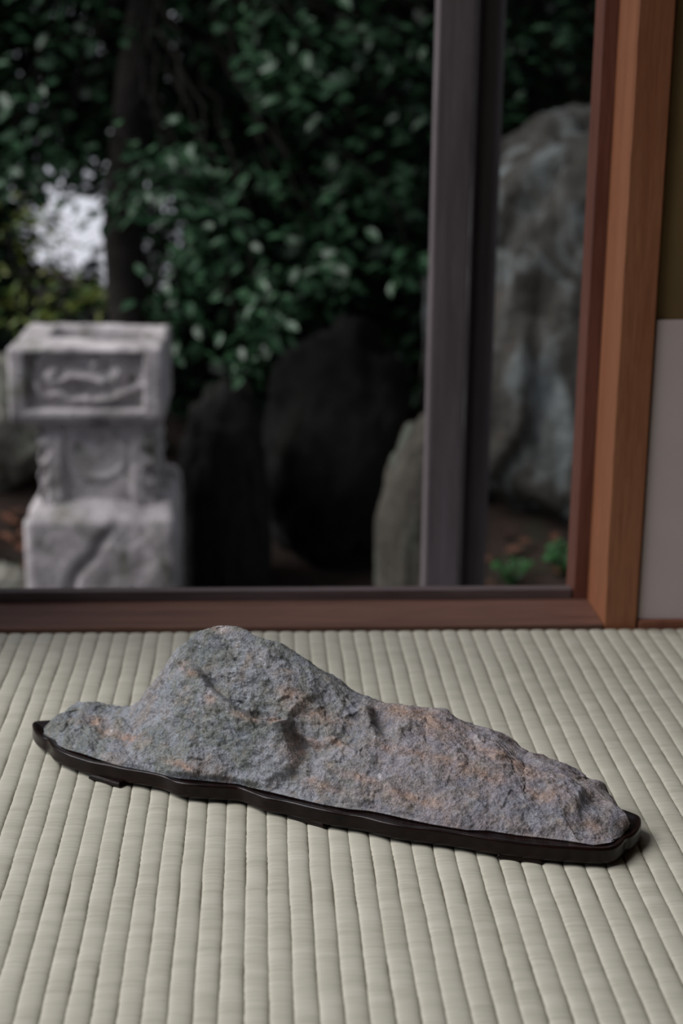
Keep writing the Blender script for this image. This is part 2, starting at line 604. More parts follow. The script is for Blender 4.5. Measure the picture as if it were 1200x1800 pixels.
def build_stone():
    nc = 620
    key = np.concatenate([[0], np.cumsum(np.hypot(np.diff(TAB[:, 0] + TAB[:, 2]), 0.3 * np.diff(TAB[:, 4])))])
    a = np.linspace(0, key[-1], nc)
    bu, bv, cu, cv, cz = [np.interp(a, key, TAB[:, k]) for k in range(5)]
    zb = 0.0142
    ns, nb = 190, 70
    s = np.linspace(0, 1, ns)[:, None]
    U = bu + s * (cu - bu); Vv = bv + s * (cv - bv); Z = zb + s * (cz - zb)
    taper = np.clip(np.minimum(a, key[-1] - a) / 0.05, 0, 1)
    # back side, falling away steeply behind the crest
    q = np.linspace(0, 1, nb)[1:, None]
    bbv = cv + (0.006 + 0.030 * sstep(taper))
    Ub = cu + 0 * q; Vb = cv + (bbv - cv) * np.sin(q * math.pi / 2) ** 0.9; Zb = zb + (cz - zb) * (1 - q ** 1.6)
    U = np.vstack([U, Ub]); Vv = np.vstack([Vv, Vb]); Z = np.vstack([Z, Zb])
    S = np.vstack([s, 1 + q]) + 0 * U
    P = np.stack([U, Vv, Z], -1)
    # normals of the smooth form
    gu = np.gradient(P, axis=1); gs = np.gradient(P, axis=0)
    N = np.cross(gu, gs)
    N /= np.linalg.norm(N, axis=-1, keepdims=True) + 1e-12
    for _ in range(6):
        N[:, 1:-1] = (N[:, :-2] + 2 * N[:, 1:-1] + N[:, 2:]) / 4
    N /= np.linalg.norm(N, axis=-1, keepdims=True) + 1e-12
    front = S <= 1.0001
    Um, Wm = U * 1000, (Vv + Z) * 707
    D = np.zeros(U.shape)                                   # millimetres
    f01 = np.clip(S, 0, 1)
    body = 4 * f01 * (1 - f01)
    # overall swelling: buttress on the left half, soft shoulder on the right
    D += body * (3.0 * np.exp(-((Um - 175) / 60) ** 2) + 7.0 * sstep((Um - 255) / 70) * sstep((475 - Um) / 50))
    def scarp(pts, h_in, h_out, l_in, l_out, wd, side=1, ends=0.2):
        sd, d, al = seg_dist(Um, Wm, pts)
        sd = sd * side
        e = sstep(np.minimum(al, 1 - al) / ends)
        k = 1 / (1 + np.exp(-np.clip(sd / wd, -30, 30)))
        return e * (k * h_in * np.exp(-np.maximum(sd, 0) / l_in) * np.exp(-((d - np.abs(sd)) / 8) ** 2)
                    + (1 - k) * h_out * np.exp(-np.maximum(-sd, 0) / l_out))
    def groove(pts, depth, wd, ends=0.15):
        sd, d, al = seg_dist(Um, Wm, pts)
        e = sstep(np.minimum(al, 1 - al) / ends)
        return -depth * e * np.exp(-(d / wd) ** 2)
    ledge = [(116.9, 79.4), (130.0, 72.3), (143.5, 63.7), (151.3, 55.7), (163.8, 49.6), (179.6, 42.2), (191.1, 37.9), (206.8, 37.5), (219.3, 42.8)]
    butt = [(214.0, 43.6), (219.1, 40), (221.2, 30.0), (229.9, 15.7), (239.5, 3.7)]
    hollow = [(223.9, 33.9), (239.0, 27.7), (252.4, 27.9), (262.0, 35.8)]
    peakend = [(266.5, 74.3), (274.9, 67.3), (281.6, 53.2), (290.7, 43.3), (301.9, 40.4)]
    D += scarp(ledge, 5.6, -4.4, 30, 16, 0.7, side=-1) + groove(ledge, 3.6, 1.3)
    D += scarp(butt, 8.0, -8.0, 34, 28, 2.2, side=-1)
    D += scarp(hollow, 2.6, -1.6, 12, 10, 0.8, side=1)
    D += scarp(peakend, 5.5, -5.5, 20, 20, 1.8, side=-1)
    D += scarp([(240.5, 27.2), (247.6, 14.3)], 1.4, -1.0, 7, 6, 0.7, side=-1)
    D += scarp([(145.1, 94.0), (155.1, 87.2), (161.5, 83.9), (165.7, 77.9)], 1.2, -1.0, 9, 7, 0.6, side=-1)
    D += scarp([(176.5, 99.5), (193.1, 93.2), (204.0, 89.3), (212.5, 79.9)], 1.0, -1.4, 10, 7, 0.6, side=-1)
    D += scarp([(255.6, 36.7), (261.4, 34.7), (264.7, 29.5)], 1.6, -1.2, 5, 5, 0.6, side=-1)
    D += scarp([(264.2, 57.3), (259.4, 46), (261.4, 34.7)], 1.0, -0.8, 10, 8, 0.8, side=-1)
    D += scarp([(180.2, 63.8), (189.7, 59.0), (198.7, 51.2)], 0.9, -0.8, 8, 6, 0.7, side=-1)
    D += scarp([(456, 36), (449.8, 27.6), (448.7, 11.4), (454.7, -3.6)], 4.6, -4.2, 16, 9, 2.2, side=-1)
    D += scarp([(464.4, 29.9), (461.8, 14.9), (470.0, 0.5)], 2.0, -1.0, 8, 6, 1.2, side=1)
    D += scarp([(425.2, 38.8), (423.4, 23.7)], 1.2, -1.4, 9, 7, 1.2, side=-1)
    D += scarp([(63.1, 33.2), (78.9, 22.5), (86.3, 14.7)], 1.8, -1.2, 12, 10, 0.8, side=-1)
    D += groove([(115.7, 73.7), (122.3, 67.8), (129.3, 62.5)], 1.8, 1.5)
    D += groove([(121, 76), (128, 70.5), (134, 66.5)], 1.2, 1.2)
    D += groove([(28.7, 31.5), (48.9, 20.6), (66.9, 14.8), (98.4, 10.1)], 2.4, 5)
    D += groove([(21.6, 23.2), (21.0, 8.2)], 2.4, 1.3)
    D += groove([(302.9, 44.9), (337.9, 47.6), (381.6, 45.2)], 1.8, 4.5)
    D += groove([(330.8, 8.8), (356.5, 11.0), (393.5, 15.2)], 1.3, 4.5)
    D -= 4.0 * np.exp(-((Um - 236) / 11) ** 2 - ((Wm - 28) / 7) ** 2) + 2.5 * np.exp(-((Um - 287) / 8) ** 2 - ((Wm - 58) / 10) ** 2)
    # rough broken surface at several sizes; strands run with the bedding, down to the right
    Q = np.stack([(Um * 0.86 - Wm * 0.5), (Um * 0.5 + Wm * 0.86), np.where(front, 0, Vv * 1000)], -1)
    Wp = Q + 3.0 * np.stack([fbm(Q / 14, 3, 90), fbm(Q / 14, 3, 91), 0 * U], -1)
    D += 2.6 * lnoise(Wp * [1 / 30, 1 / 17, 1 / 22] + 0.37, 92) + 1.5 * lnoise(Wp[..., [1, 0, 2]] * [1 / 9, 1 / 15, 1 / 11] + Wp / 40, 93) + 0.8 * lnoise(Wp * [1 / 6.5, 1 / 4.4, 1 / 5] - Wp[..., [1, 2, 0]] / 9, 94)
    D += 2.0 * fbm(Q * [1 / 38, 1 / 22, 1 / 30], 3, 21)
    D += 0.9 * facets(Q * [1 / 24, 1 / 13, 1 / 20], 31, 0.8)
    left = 1 - 0.45 * sstep((Um - 260) / 60)
    D += 0.5 * left * facets(Q * [1 / 10, 1 / 6, 1 / 8] + 0.25 * fbm(Q / 6, 2, 8)[..., None], 41, 0.9)
    D += 0.22 * facets(Q * [1 / 4.2, 1 / 3.0, 1 / 4] + 0.3 * fbm(Q / 3, 2, 9)[..., None], 51, 0.9)
    D += 0.9 * ridged(Q * [1 / 13, 1 / 7, 1 / 10], 3, 71)
    D += 0.85 * fbm(Q * [1 / 3.6, 1 / 2.4, 1 / 3], 4, 61, 0.7)
    edge = sstep(np.abs(S - 1) / 0.10)                       # keep the crest close to the traced ridge
    keep = np.where(S <= 1, 0.45 + 0.55 * edge, 0.45 + 0.35 * edge)
    low = np.where(S <= 1, sstep(S / 0.05 + 0.12), 1)
    lowb = np.where(S > 1, sstep((2 - S) / 0.1 + 0.1), 1)
    D = 1.25 * D * keep * (0.35 + 0.65 * sstep(taper)) * low * lowb / 1000
    P = P + N * D[..., None]
    P[..., 2] = np.maximum(P[..., 2], zb - 0.0005)
    nr = P.shape[0]
    # short skirt into the seat of the stand and a flat underside
    def skirt(row):
        r0 = row.copy(); r0[:, 2] = 0.0136
        c = row.mean(0); r0[:, :2] = c[:2] + (row[:, :2] - c[:2]) * np.array([0.998, 0.985])
        return r0
    V = np.vstack([skirt(P[0])[None], P, skirt(P[-1])[None]]).reshape(-1, 3)
    F = grid_faces(nr + 2, nc)
    under = np.stack([np.arange(nc - 1), np.arange(nc - 1) + (nr + 1) * nc, np.arange(1, nc) + (nr + 1) * nc, np.arange(1, nc)], -1)
    lidx = np.arange(nr + 2) * nc
    F = np.vstack([F, under])
    me = mesh_np('viewing_stone', V, F)
    # where rust-coloured iron stain and violet rock occur
    rust = np.zeros(U.shape)
    for pu, pw, ru, rw in [(42.5, 25.6, 9, 4), (59.3, 18.4, 10, 4), (82.1, 12.9, 14, 3), (144.7, -8.1, 14, 2.5), (206.8, 38.5, 12, 2), (225.8, 27.5, 5, 6), (232, 16, 4, 8),
                           (243.5, 28.8, 10, 2.5), (258.0, 31.2, 8, 2.5), (295.9, 69.5, 14, 5), (310.2, 71, 16, 5), (302.1, 31.8, 14, 3), (322.3, 29.5, 14, 3), (348.1, 28.1, 16, 3),
                           (372.2, 22.5, 16, 3), (377.2, 43.2, 18, 4), (287.7, 4.2, 16, 2.5), (254.6, -4.4, 14, 3), (391.1, 38.5, 18, 4), (146.7, 101.9, 8, 2.5), (459.0, 3.2, 6, 4),
                           (155.1, 45.9, 4, 5), (190.1, 36.3, 12, 2), (404.3, 34.7, 14, 4), (235, 50, 18, 5), (218, 60, 12, 4), (325, 62, 20, 6), (420, 15, 14, 4), (330, -4, 20, 3), (122, 70, 5, 3), (134, 64, 6, 2.5)]:
        rust = np.maximum(rust, np.exp(-((Um - pu) / (1.2 * ru)) ** 2 - ((Wm - pw + 0.12 * (Um - pu)) / (1.35 * rw)) ** 2))
    rust = np.clip(rust * (0.75 + 0.9 * fbm(Q / 5, 4, 77, 0.6)), 0, 1)
    viol = sstep((Um - 190) / 160) * (0.8 + 0.4 * fbm(Q / 14, 3, 78))
    fleck = np.zeros(U.shape)
    for pu, pw, r_ in [(186, 84, 3.0), (189, 80, 2.2), (361, 55, 3.2), (62, 18, 3.0), (300, 8, 2.5), (148, 101, 4)]:
        fleck = np.maximum(fleck, np.exp(-(((Um - pu) / r_) ** 2 + ((Wm - pw) / r_) ** 2)) * (0.6 + 0.9 * fbm(Q / 2, 3, 79)))
    pad = lambda A: np.vstack([A[:1], A, A[-1:]]).ravel()
    ca = me.color_attributes.new('stain', 'FLOAT_COLOR', 'POINT')
    arr = np.zeros((len(V), 4), np.float32)
    arr[:, 0] = pad(rust); arr[:, 1] = np.clip(pad(viol), 0, 1); arr[:, 2] = np.clip(pad(fleck), 0, 1); arr[:, 3] = 1
    ca.data.foreach_set('color', arr.ravel())
    return me

def stone_material():
    t = NT('blue_grey_rock')
    v = t.coord()
    at = t.n('ShaderNodeAttribute', attribute_name='stain')
    sep = t.n('ShaderNodeSeparateColor')
    t.l(at.outputs['Color'], sep.inputs[0])
    a = t.noise(v, 38, 6, 0.62, 0.4)
    b = t.noise(v, 190, 5, 0.7)
    c = t.noise(v, 700, 3, 0.7)
    a2 = t.noise(t.coord((1, 1, 1), loc=(2, 9, 4)), 17, 4, 0.55, 0.5)
    a = t.math('ADD', t.math('MULTIPLY', a, 0.55), t.math('MULTIPLY', a2, 0.45))
    blue = t.ramp(a, [(0.28, (0.12, 0.132, 0.15)), (0.40, (0.20, 0.222, 0.25)), (0.47, (0.185, 0.20, 0.185)), (0.54, (0.265, 0.285, 0.32)), (0.62, (0.245, 0.225, 0.215)), (0.72, (0.28, 0.29, 0.31))])
    vio = t.ramp(a, [(0.28, (0.14, 0.132, 0.155)), (0.42, (0.235, 0.222, 0.26)), (0.50, (0.275, 0.23, 0.225)), (0.57, (0.25, 0.235, 0.265)), (0.68, (0.35, 0.325, 0.355))])
    col = t.mix(sep.outputs['Green'], blue, vio)
    rs = t.ramp(b, [(0.3, (0.25, 0.165, 0.125)), (0.7, (0.42, 0.295, 0.23))])
    col = t.mix(t.math('MULTIPLY', sep.outputs['Red'], 0.85), col, rs)
    # pale dust and tan grains
    tan = t.ramp(t.noise(t.coord((1, 1, 1), loc=(3, 5, 1)), 75, 6, 0.7), [(0.52, (0, 0, 0)), (0.66, (1, 1, 1))])
    col = t.mix(t.math('MULTIPLY', tan, 0.5), col, (0.33, 0.275, 0.22))
    pale = t.ramp(t.noise(t.coord((1, 1, 1), loc=(7, 1, 4)), 95, 6, 0.75), [(0.55, (0, 0, 0)), (0.70, (1, 1, 1))])
    col = t.mix(t.math('MULTIPLY', pale, 0.6), col, (0.40, 0.42, 0.46))
    col = t.mix(sep.outputs['Blue'], col, (0.62, 0.60, 0.62))
    sp = t.ramp(c, [(0.30, (0.66, 0.67, 0.69)), (0.5, (1, 1, 1)), (0.70, (1.35, 1.35, 1.35))])
    sp2 = t.ramp(b, [(0.30, (0.58, 0.59, 0.61)), (0.5, (1, 1, 1)), (0.70, (1.3, 1.3, 1.3))])
    col = t.mix(1.0, col, sp, 'MULTIPLY')
    col = t.mix(1.0, col, sp2, 'MULTIPLY')
    h = t.math('ADD', b, t.math('MULTIPLY', c, 0.35))
    t.bump(h, 1.0, 0.0028)
    return t.set(col, 0.8, 0.3)
M_rock = stone_material()
rock = link('viewing_stone', build_stone(), M_rock, None, True)
rock.location = ST_LOC
rock.rotation_euler = (0, 0, ST_ROT)
tag(rock, 'blue-grey mountain-shaped stone with rusty streaks resting in a dark carved stand', 'stone')

# carved stand: closed wavy outline, rounded lip, recessed seat
FRONT = [[-18.5, 16.0], [-14.5, 7.3], [-5.2, -2.9], [4.9, -10.0], [11.1, -12.5], [18.9, -20.4], [25.8, -26.0], [38.4, -31.7], [48.7, -34.6], [65.2, -38.5], [80.7, -39.2], [94.0, -40.7], [111.4, -40.6], [129.0, -41.5], [144.1, -47.5], [158.4, -47.3], [179.9, -42.1], [192.8, -39.1], [203.6, -42.3], [217.4, -47.3], [235.1, -47.6], [253.2, -50.7], [271.9, -52.4], [286.4, -51.7], [298.5, -51.9], [311.0, -53.9], [325.7, -54.9], [346.9, -53.3], [367.8, -51.8], [399.3, -51.6], [433.5, -47.5], [458.8, -42.2], [472.1, -37.9], [479.0, -31.6], [482.3, -23.0], [483.9, -13.2], [486.2, -10.4], [488.5, -4.8], [490.0, 3.3], [489.6, 15.7], [485.4, 25.8]]
BACK = [[470, 33], [456, 42], [440, 45], [420, 55], [398, 63], [372, 70], [345, 77], [318, 80], [292, 76], [265, 73], [238, 74], [212, 75], [186, 71], [160, 70], [134, 64], [110, 60], [84, 58], [62, 58], [42, 50], [22, 42], [6, 30], [-8, 24]]

def catmull(pts, n):
    pts = np.array(pts, float); k = len(pts)
    out = []
    for i in range(k):
        p0, p1, p2, p3 = pts[i - 1], pts[i], pts[(i + 1) % k], pts[(i + 2) % k]
        for t_ in np.linspace(0, 1, n, endpoint=False):
            out.append(0.5 * ((2 * p1) + (-p0 + p2) * t_ + (2 * p0 - 5 * p1 + 4 * p2 - p3) * t_ ** 2 + (-p0 + 3 * p1 - 3 * p2 + p3) * t_ ** 3))
    return np.array(out)

def stand_outline():
    o = catmull(FRONT + BACK, 12) / 1000
    d = np.r_[0, np.cumsum(np.hypot(*np.diff(np.vstack([o, o[:1]]), axis=0).T))]
    oo = np.vstack([o, o[:1]])
    tt = np.linspace(0, d[-1], 520, endpoint=False)
    return np.stack([np.interp(tt, d, oo[:, 0]), np.interp(tt, d, oo[:, 1])], -1)

M_stand = wood('lacquered_rosewood', (0.0022, 0.0014, 0.0015), (0.012, 0.0035, 0.0026), (12, 40, 40), 0.27, 0.25, 30, 0.0002)
def build_stand():
    o = stand_outline(); n = len(o)
    tan = np.roll(o, -3, 0) - np.roll(o, 3, 0)
    tan /= np.linalg.norm(tan, axis=1, keepdims=True)
    nin = np.stack([-tan[:, 1], tan[:, 0]], -1)              # inward for counter-clockwise outline
    area = 0.5 * np.sum(o[:, 0] * np.roll(o[:, 1], -1) - np.roll(o[:, 0], -1) * o[:, 1])
    if area < 0: nin = -nin
    prof = [(9, 3.2), (3, 3.0), (1.2, 3.1), (0.3, 3.7), (0.0, 5.0), (0.25, 7.0), (0.35, 9.5), (0.15, 12.0), (0.2, 13.4), (0.6, 14.4), (1.3, 14.9), (2.2, 14.9), (4.2, 14.3), (5.8, 13.7), (7.0, 13.2)]
    rings = []
    w1 = 0.00035 * vnoise(np.stack([o[:, 0] * 60, o[:, 1] * 60, o[:, 0] * 0], -1), 4)
    for ins, z in prof:
        p = o + nin * (ins / 1000)
        if ins > 3:
            for _ in range(3):
                p = (np.roll(p, 1, 0) + 2 * p + np.roll(p, -1, 0)) / 4
        rings.append(np.c_[p, np.full(n, z / 1000) + w1 * (z / 14)])
    V = np.vstack(rings)
    F = []
    for i in range(len(prof) - 1):
        for k in range(n):
            a_, b_ = i * n + k, i * n + (k + 1) % n
            F.append((a_, b_, b_ + n, a_ + n))
    F.append(tuple(range(n))[::-1]); F.append(tuple((len(prof) - 1) * n + k for k in range(n)))
    if area < 0:
        F = [f[::-1] for f in F]
    return mesh_np('tray', V, F)
stand = empty('stone_stand', ST_LOC, ST_ROT)
tag(stand, 'dark glossy carved wooden stand with wavy rim and small feet under the stone', 'stand')
link('tray', build_stand(), M_stand, stand, True)
bm = bmesh.new()
box_bm(bm, -0.0168, 0.0168, -0.007, 0.007, 0.0, 0.0042, 0.0012, 2)
for v_ in bm.verts:                                         # flared toe
    v_.co.x *= 1.0 - 0.10 * (v_.co.z / 0.0042)
    v_.co.y *= 1.0 - 0.12 * (v_.co.z / 0.0042)
foot_me = bpy.data.meshes.new('foot'); bm.to_mesh(foot_me); bm.free()
for fu, fv, fr in [(0.0800, -0.0358, -12), (0.2524, -0.0425, -11), (0.4135, -0.0430, 7), (0.085, 0.049, 4), (0.262, 0.064, 0), (0.405, 0.053, -14)]:
    f_ = link('foot', foot_me, M_stand, stand)
    f_.location = (fu, fv, 0); f_.rotation_euler = (0, 0, math.radians(fr))

# ------------------------------------------------------------------ garden: ground, wall, rocks
M_soil = stone_mat('garden_soil', (0.016, 0.011, 0.009), (0.028, 0.019, 0.015), (0.042, 0.028, 0.022), (0.02, 0.03, 0.014), 0.55, 0.7, 3, 5, 0.01, 60)
M_granite = stone_mat('weathered_granite', (0.30, 0.275, 0.28), (0.53, 0.495, 0.50), (0.74, 0.70, 0.705), (0.20, 0.20, 0.165), 0.52, 0.66, 14, 11, 0.004, 120)
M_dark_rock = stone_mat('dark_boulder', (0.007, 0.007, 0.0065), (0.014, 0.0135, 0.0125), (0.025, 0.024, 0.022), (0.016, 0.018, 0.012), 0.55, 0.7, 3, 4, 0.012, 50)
M_lichen_rock = stone_mat('lichen_rock', (0.04, 0.038, 0.034), (0.07, 0.066, 0.058), (0.11, 0.10, 0.09), (0.23, 0.26, 0.26), 0.49, 0.66, 3, 6.5, 0.012, 50)
M_moss_rock = stone_mat('moss_rock', (0.14, 0.145, 0.12), (0.24, 0.24, 0.20), (0.32, 0.31, 0.27), (0.20, 0.28, 0.21), 0.55, 0.7, 4, 8, 0.01, 60)
M_brown_rock = stone_mat('brown_mossy_stone', (0.045, 0.042, 0.034), (0.07, 0.065, 0.053), (0.095, 0.087, 0.072), (0.09, 0.135, 0.105), 0.55, 0.72, 5, 9, 0.006, 80)
M_white_wall = plaster('white_wall', (0.83, 0.87, 0.95), (0.86, 0.89, 0.96), 2, 200)
M_litter = leaf_mat('fallen_leaves', (0.05, 0.022, 0.014), (0.17, 0.08, 0.05), 0.7, 0.2)
M_leaf = leaf_mat('camellia_leaf', (0.015, 0.050, 0.021), (0.036, 0.100, 0.042), 0.43, 0.5)
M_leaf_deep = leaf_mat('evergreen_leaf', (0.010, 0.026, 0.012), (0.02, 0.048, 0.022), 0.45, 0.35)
M_leaf_yellow = leaf_mat('shrub_leaf', (0.09, 0.18, 0.04), (0.24, 0.27, 0.05), 0.45, 0.4)
M_fern = leaf_mat('bright_leaf', (0.022, 0.085, 0.022), (0.04, 0.14, 0.04), 0.45, 0.4)
M_twig = stone_mat('twig_bark', (0.010, 0.009, 0.007), (0.014, 0.012, 0.01), (0.02, 0.017, 0.014))
M_bark = stone_mat('bark', (0.016, 0.014, 0.012), (0.026, 0.023, 0.02), (0.04, 0.035, 0.03), (0.03, 0.035, 0.025), 0.6, 0.75, 8, 8, 0.008, 60)

def ground_h(x, y):
    z = -0.63 + 0 * x
    z = z + 0.22 * sstep((y - 3.65) / 0.9) * sstep((-x + 0.1) / 0.5) * (1 - sstep((y - 4.7) / 0.6))
    z = z + 0.16 * sstep((y - 3.0) / 0.8) * sstep((x - 0.35) / 0.3)
    # unseen earth bank added behind the hedge to block light, dipped left for the wall
    dip = sstep((np.abs(x + 0.80) - 0.38) / 0.35)
    z = z + (2.6 * dip + 0.02) * sstep((y - 5.3) / 1.6) * sstep((9.3 - y) / 1.2)
    return z
def ground():
    nx, ny = 200, 240
    X, Y = np.meshgrid(np.linspace(-4, 5, nx), np.linspace(1.7, 14, ny))
    Z = ground_h(X, Y) + 0.025 * fbm(np.stack([X * 3, Y * 3, X * 0], -1), 4, 2)
    return struct(link('ground', mesh_np('ground', np.stack([X, Y, Z], -1).reshape(-1, 3), grid_faces(ny, nx)), M_soil, None, True))
ground()

gw = box('boundary_wall', M_white_wall, -1.35, 1.35, -0.08, 0.08, -0.75, 2.4, 0.02)
gw.location = (-1.05, 10.0, 0)
gw.rotation_euler = (0, 0, math.radians(-58))
tag(gw, 'pale plastered wall glimpsed bright through gaps in the dark leaves', 'wall')

def rounded_box(x0, x1, y0, y1, z0, z1, res, rad, front=None, top=None, nz_amp=0.003, nz_scale=30, seed=0, jitter=None):
    hx, hy, hz = (x1 - x0) / 2, (y1 - y0) / 2, (z1 - z0) / 2
    c = np.array([(x0 + x1) / 2, (y0 + y1) / 2, (z0 + z1) / 2]); h = np.array([hx, hy, hz])
    Vs = []; Fs = []; off = 0; ids = []
    for ax_ in range(3):
        for sg in (-1, 1):
            a1, a2 = [(1, 2), (2, 0), (0, 1)][ax_]
            n1 = max(6, int(2 * h[a1] / res)); n2 = max(6, int(2 * h[a2] / res))
            A, B = np.meshgrid(np.linspace(-1, 1, n1), np.linspace(-1, 1, n2), indexing='ij')
            P = np.zeros(A.shape + (3,)); P[..., ax_] = sg * h[ax_]; P[..., a1] = A * h[a1]; P[..., a2] = B * h[a2]
            Fs.append(grid_faces(n1, n2, off, flip=(sg < 0)))
            Vs.append(P.reshape(-1, 3)); ids.append(np.full(n1 * n2, ax_ * 2 + (sg > 0)))
            off += n1 * n2
    P = np.vstack(Vs); ids = np.concatenate(ids)
    inner = np.clip(P, -(h - rad), h - rad)
    d = P - inner
    nrm = d / (np.linalg.norm(d, axis=1, keepdims=True) + 1e-9)
    P = inner + nrm * rad
    W = P + c
    P = P + nrm * (nz_amp * fbm(W * nz_scale, 4, seed) + nz_amp * 0.8 * facets(W * nz_scale * 0.6, seed + 3))[:, None]
    if front is not None:
        m_ = ids == 2
        P[m_, 1] += front(W[m_, 0], W[m_, 2])
    if top is not None:
        m_ = ids == 5
        P[m_, 2] += top(W[m_, 0], W[m_, 1])
    return P + c, np.vstack(Fs)

def bump2(x, z, cx, cz, rx, rz=None):
    rz = rz or rx
    return np.exp(-((x - cx) / rx) ** 2 - ((z - cz) / rz) ** 2)

def stroke(x, z, pts, wd):
    _, d, _ = seg_dist(x, z, pts)
    return np.exp(-(d / wd) ** 2)

# stone water basin: hollow bowl block, slim pedestal, broad foot block
basin = empty('stone_basin', (0, 0, 0))
tag(basin, 'carved grey granite water basin on a square pedestal standing in the garden', 'basin')
def bowl_front(x, z):
    u = (x + 0.514) / 0.317; v = (z + 0.152) / 0.164       # 0..1 across and up the face
    inside = sstep((u - 0.10) / 0.03) * sstep((0.885 - u) / 0.03) * sstep((v - 0.19) / 0.04) * sstep((0.93 - v) / 0.04)
    s = lambda pts, w_: stroke(u, v * 0.52, [(a, b * 0.52) for a, b in pts], w_)
    rel = 0
    rel = rel + 1.0 * s([(0.30, 0.66), (0.26, 0.62), (0.28, 0.55), (0.34, 0.56), (0.40, 0.62), (0.52, 0.60), (0.60, 0.55)], 0.035)
    rel = rel + 1.0 * bump2(u, v, 0.70, 0.62, 0.06, 0.13)
    rel = rel + 1.1 * bump2(u, v, 0.56, 0.77, 0.035, 0.07)
    rel = rel + 0.9 * s([(0.18, 0.50), (0.22, 0.36), (0.34, 0.40), (0.40, 0.30), (0.50, 0.34)], 0.028)
    rel = rel + 0.9 * s([(0.52, 0.30), (0.66, 0.33), (0.76, 0.42), (0.84, 0.50)], 0.03)
    rel = rel + 0.7 * s([(0.19, 0.75), (0.23, 0.86), (0.36, 0.84), (0.48, 0.87)], 0.022)
    rel = rel - 0.8 * bump2(u, v, 0.80, 0.55, 0.03, 0.08) - 0.6 * bump2(u, v, 0.63, 0.74, 0.02, 0.06) - 0.5 * s([(0.45, 0.44), (0.62, 0.45)], 0.015)
    lip = 0.006 * sstep((0.12 - v) / 0.05)
    return inside * (0.026 - 0.022 * np.clip(rel, -0.5, 1.15)) + 0.006 * (0.5 + 0.5 * np.cos(u * 2 * math.pi * 17)) * sstep((0.10 - v) / 0.04) + lip
def bowl_top(x, y):
    e = np.minimum(np.minimum(x + 0.514 - 0.065, -0.197 - x - 0.050), np.minimum(y - 3.2 - 0.125, 3.55 - y - 0.035))
    n_ = np.minimum(np.minimum(y - 3.345, 3.425 - y), x + 0.27)
    return np.minimum(-0.075 * sstep(e / 0.02), -0.034 * sstep(n_ / 0.015)) - 0.004 * sstep((x + 0.40) / 0.1) * sstep((y - 3.24) / 0.05)
V, F = rounded_box(-0.514, -0.197, 3.20, 3.55, -0.152, 0.012, 0.0036, 0.012, bowl_front, bowl_top, 0.0028, 28, 3)
link('bowl', mesh_np('bowl', V, F), M_granite, basin, True)
def ped_front(x, z):
    u = (x + 0.463) / 0.248; v = (z + 0.325) / 0.175
    inside = sstep((u - 0.20) / 0.03) * sstep((0.80 - u) / 0.03)
    oval = bump2(u, v, 0.50, 0.62, 0.22, 0.24)
    ring = np.exp(-((np.hypot((u - 0.5) / 0.24, (v - 0.60) / 0.30) - 1) / 0.14) ** 2)
    knobs = (1 - inside) * 0.5 * (1 - np.cos(v * 2 * math.pi * 4)) * np.clip((np.abs(u - 0.5) - 0.41) / 0.06, 0, 1)
    return inside * (0.014 - 0.006 * oval - 0.005 * ring) + 0.014 * knobs
V, F = rounded_box(-0.463, -0.215, 3.222, 3.53, -0.335, -0.140, 0.0042, 0.008, ped_front, None, 0.0026, 30, 13)
# notched corners: pinch the sides in a row of beads
k_ = (np.abs(V[:, 0] + 0.339) > 0.095)
V[:, 0] += np.where(k_, -np.sign(V[:, 0] + 0.339) * 0.006 * (1 + np.cos((V[:, 2] + 0.325) / 0.175 * 2 * math.pi * 4.5)) * 0.5, 0)
link('pedestal', mesh_np('pedestal', V, F), M_granite, basin, True)
def foot_front(x, z):
    g = stroke(x, z, [(-0.322, -0.385), (-0.338, -0.405), (-0.350, -0.432), (-0.372, -0.452), (-0.392, -0.475), (-0.402, -0.51), (-0.41, -0.56)], 0.009)
    g2 = stroke(x, z, [(-0.300, -0.372), (-0.27, -0.41), (-0.245, -0.45)], 0.02)
    return 0.022 * g + 0.007 * g2
V, F = rounded_box(-0.494, -0.178, 3.192, 3.56, -0.66, -0.318, 0.005, 0.018, foot_front, None, 0.0045, 22, 23)
k_ = sstep((V[:, 2] + 0.365) / 0.045)
V[:, 1] += 0.030 * k_ * sstep((3.30 - V[:, 1]) / 0.08)
V[:, 0] += 0.020 * k_ * sstep((-0.42 - V[:, 0]) / 0.05) - 0.004 * k_ * sstep((V[:, 0] + 0.23) / 0.04)
link('foot_block', mesh_np('foot_block', V, F), M_granite, basin, True)
M_water = NT('still_water')
M_water.set((0.02, 0.025, 0.025), 0.05, 0.5)
link('water', mesh_np('water', [(-0.462, 3.31, -0.048), (-0.235, 3.31, -0.048), (-0.235, 3.53, -0.048), (-0.462, 3.53, -0.048)], [(0, 1, 2, 3)]), M_water.m, basin)

def boulder(name, loc, rad, seed, mat_, sub=5, amp=0.16, fac=0.14, shape=None, power=1.0):
    bm = bmesh.new()
    bmesh.ops.create_icosphere(bm, subdivisions=sub, radius=1.0)
    V = np.array([v.co[:] for v in bm.verts])
    n = V.copy()
    if power != 1.0:
        V = np.sign(V) * np.abs(V) ** power
    d = amp * fbm(n * 1.6 + seed, 4, seed) + fac * facets(n * 1.9 + seed * 1.3, seed + 4, 0.9) + 0.05 * facets(n * 5.0 + seed, seed + 9, 0.9) + 0.02 * fbm(n * 12, 4, seed + 1)
    V = V + n * d[:, None]
    V = V * np.array(rad)
    if shape is not None:
        V = shape(V)
    for v, c in zip(bm.verts, V):
        v.co = c
    me = bpy.data.meshes.new(name)
    bm.to_mesh(me); bm.free()
    o = link(name, me, mat_, None, True)
    o.location = loc
    return o

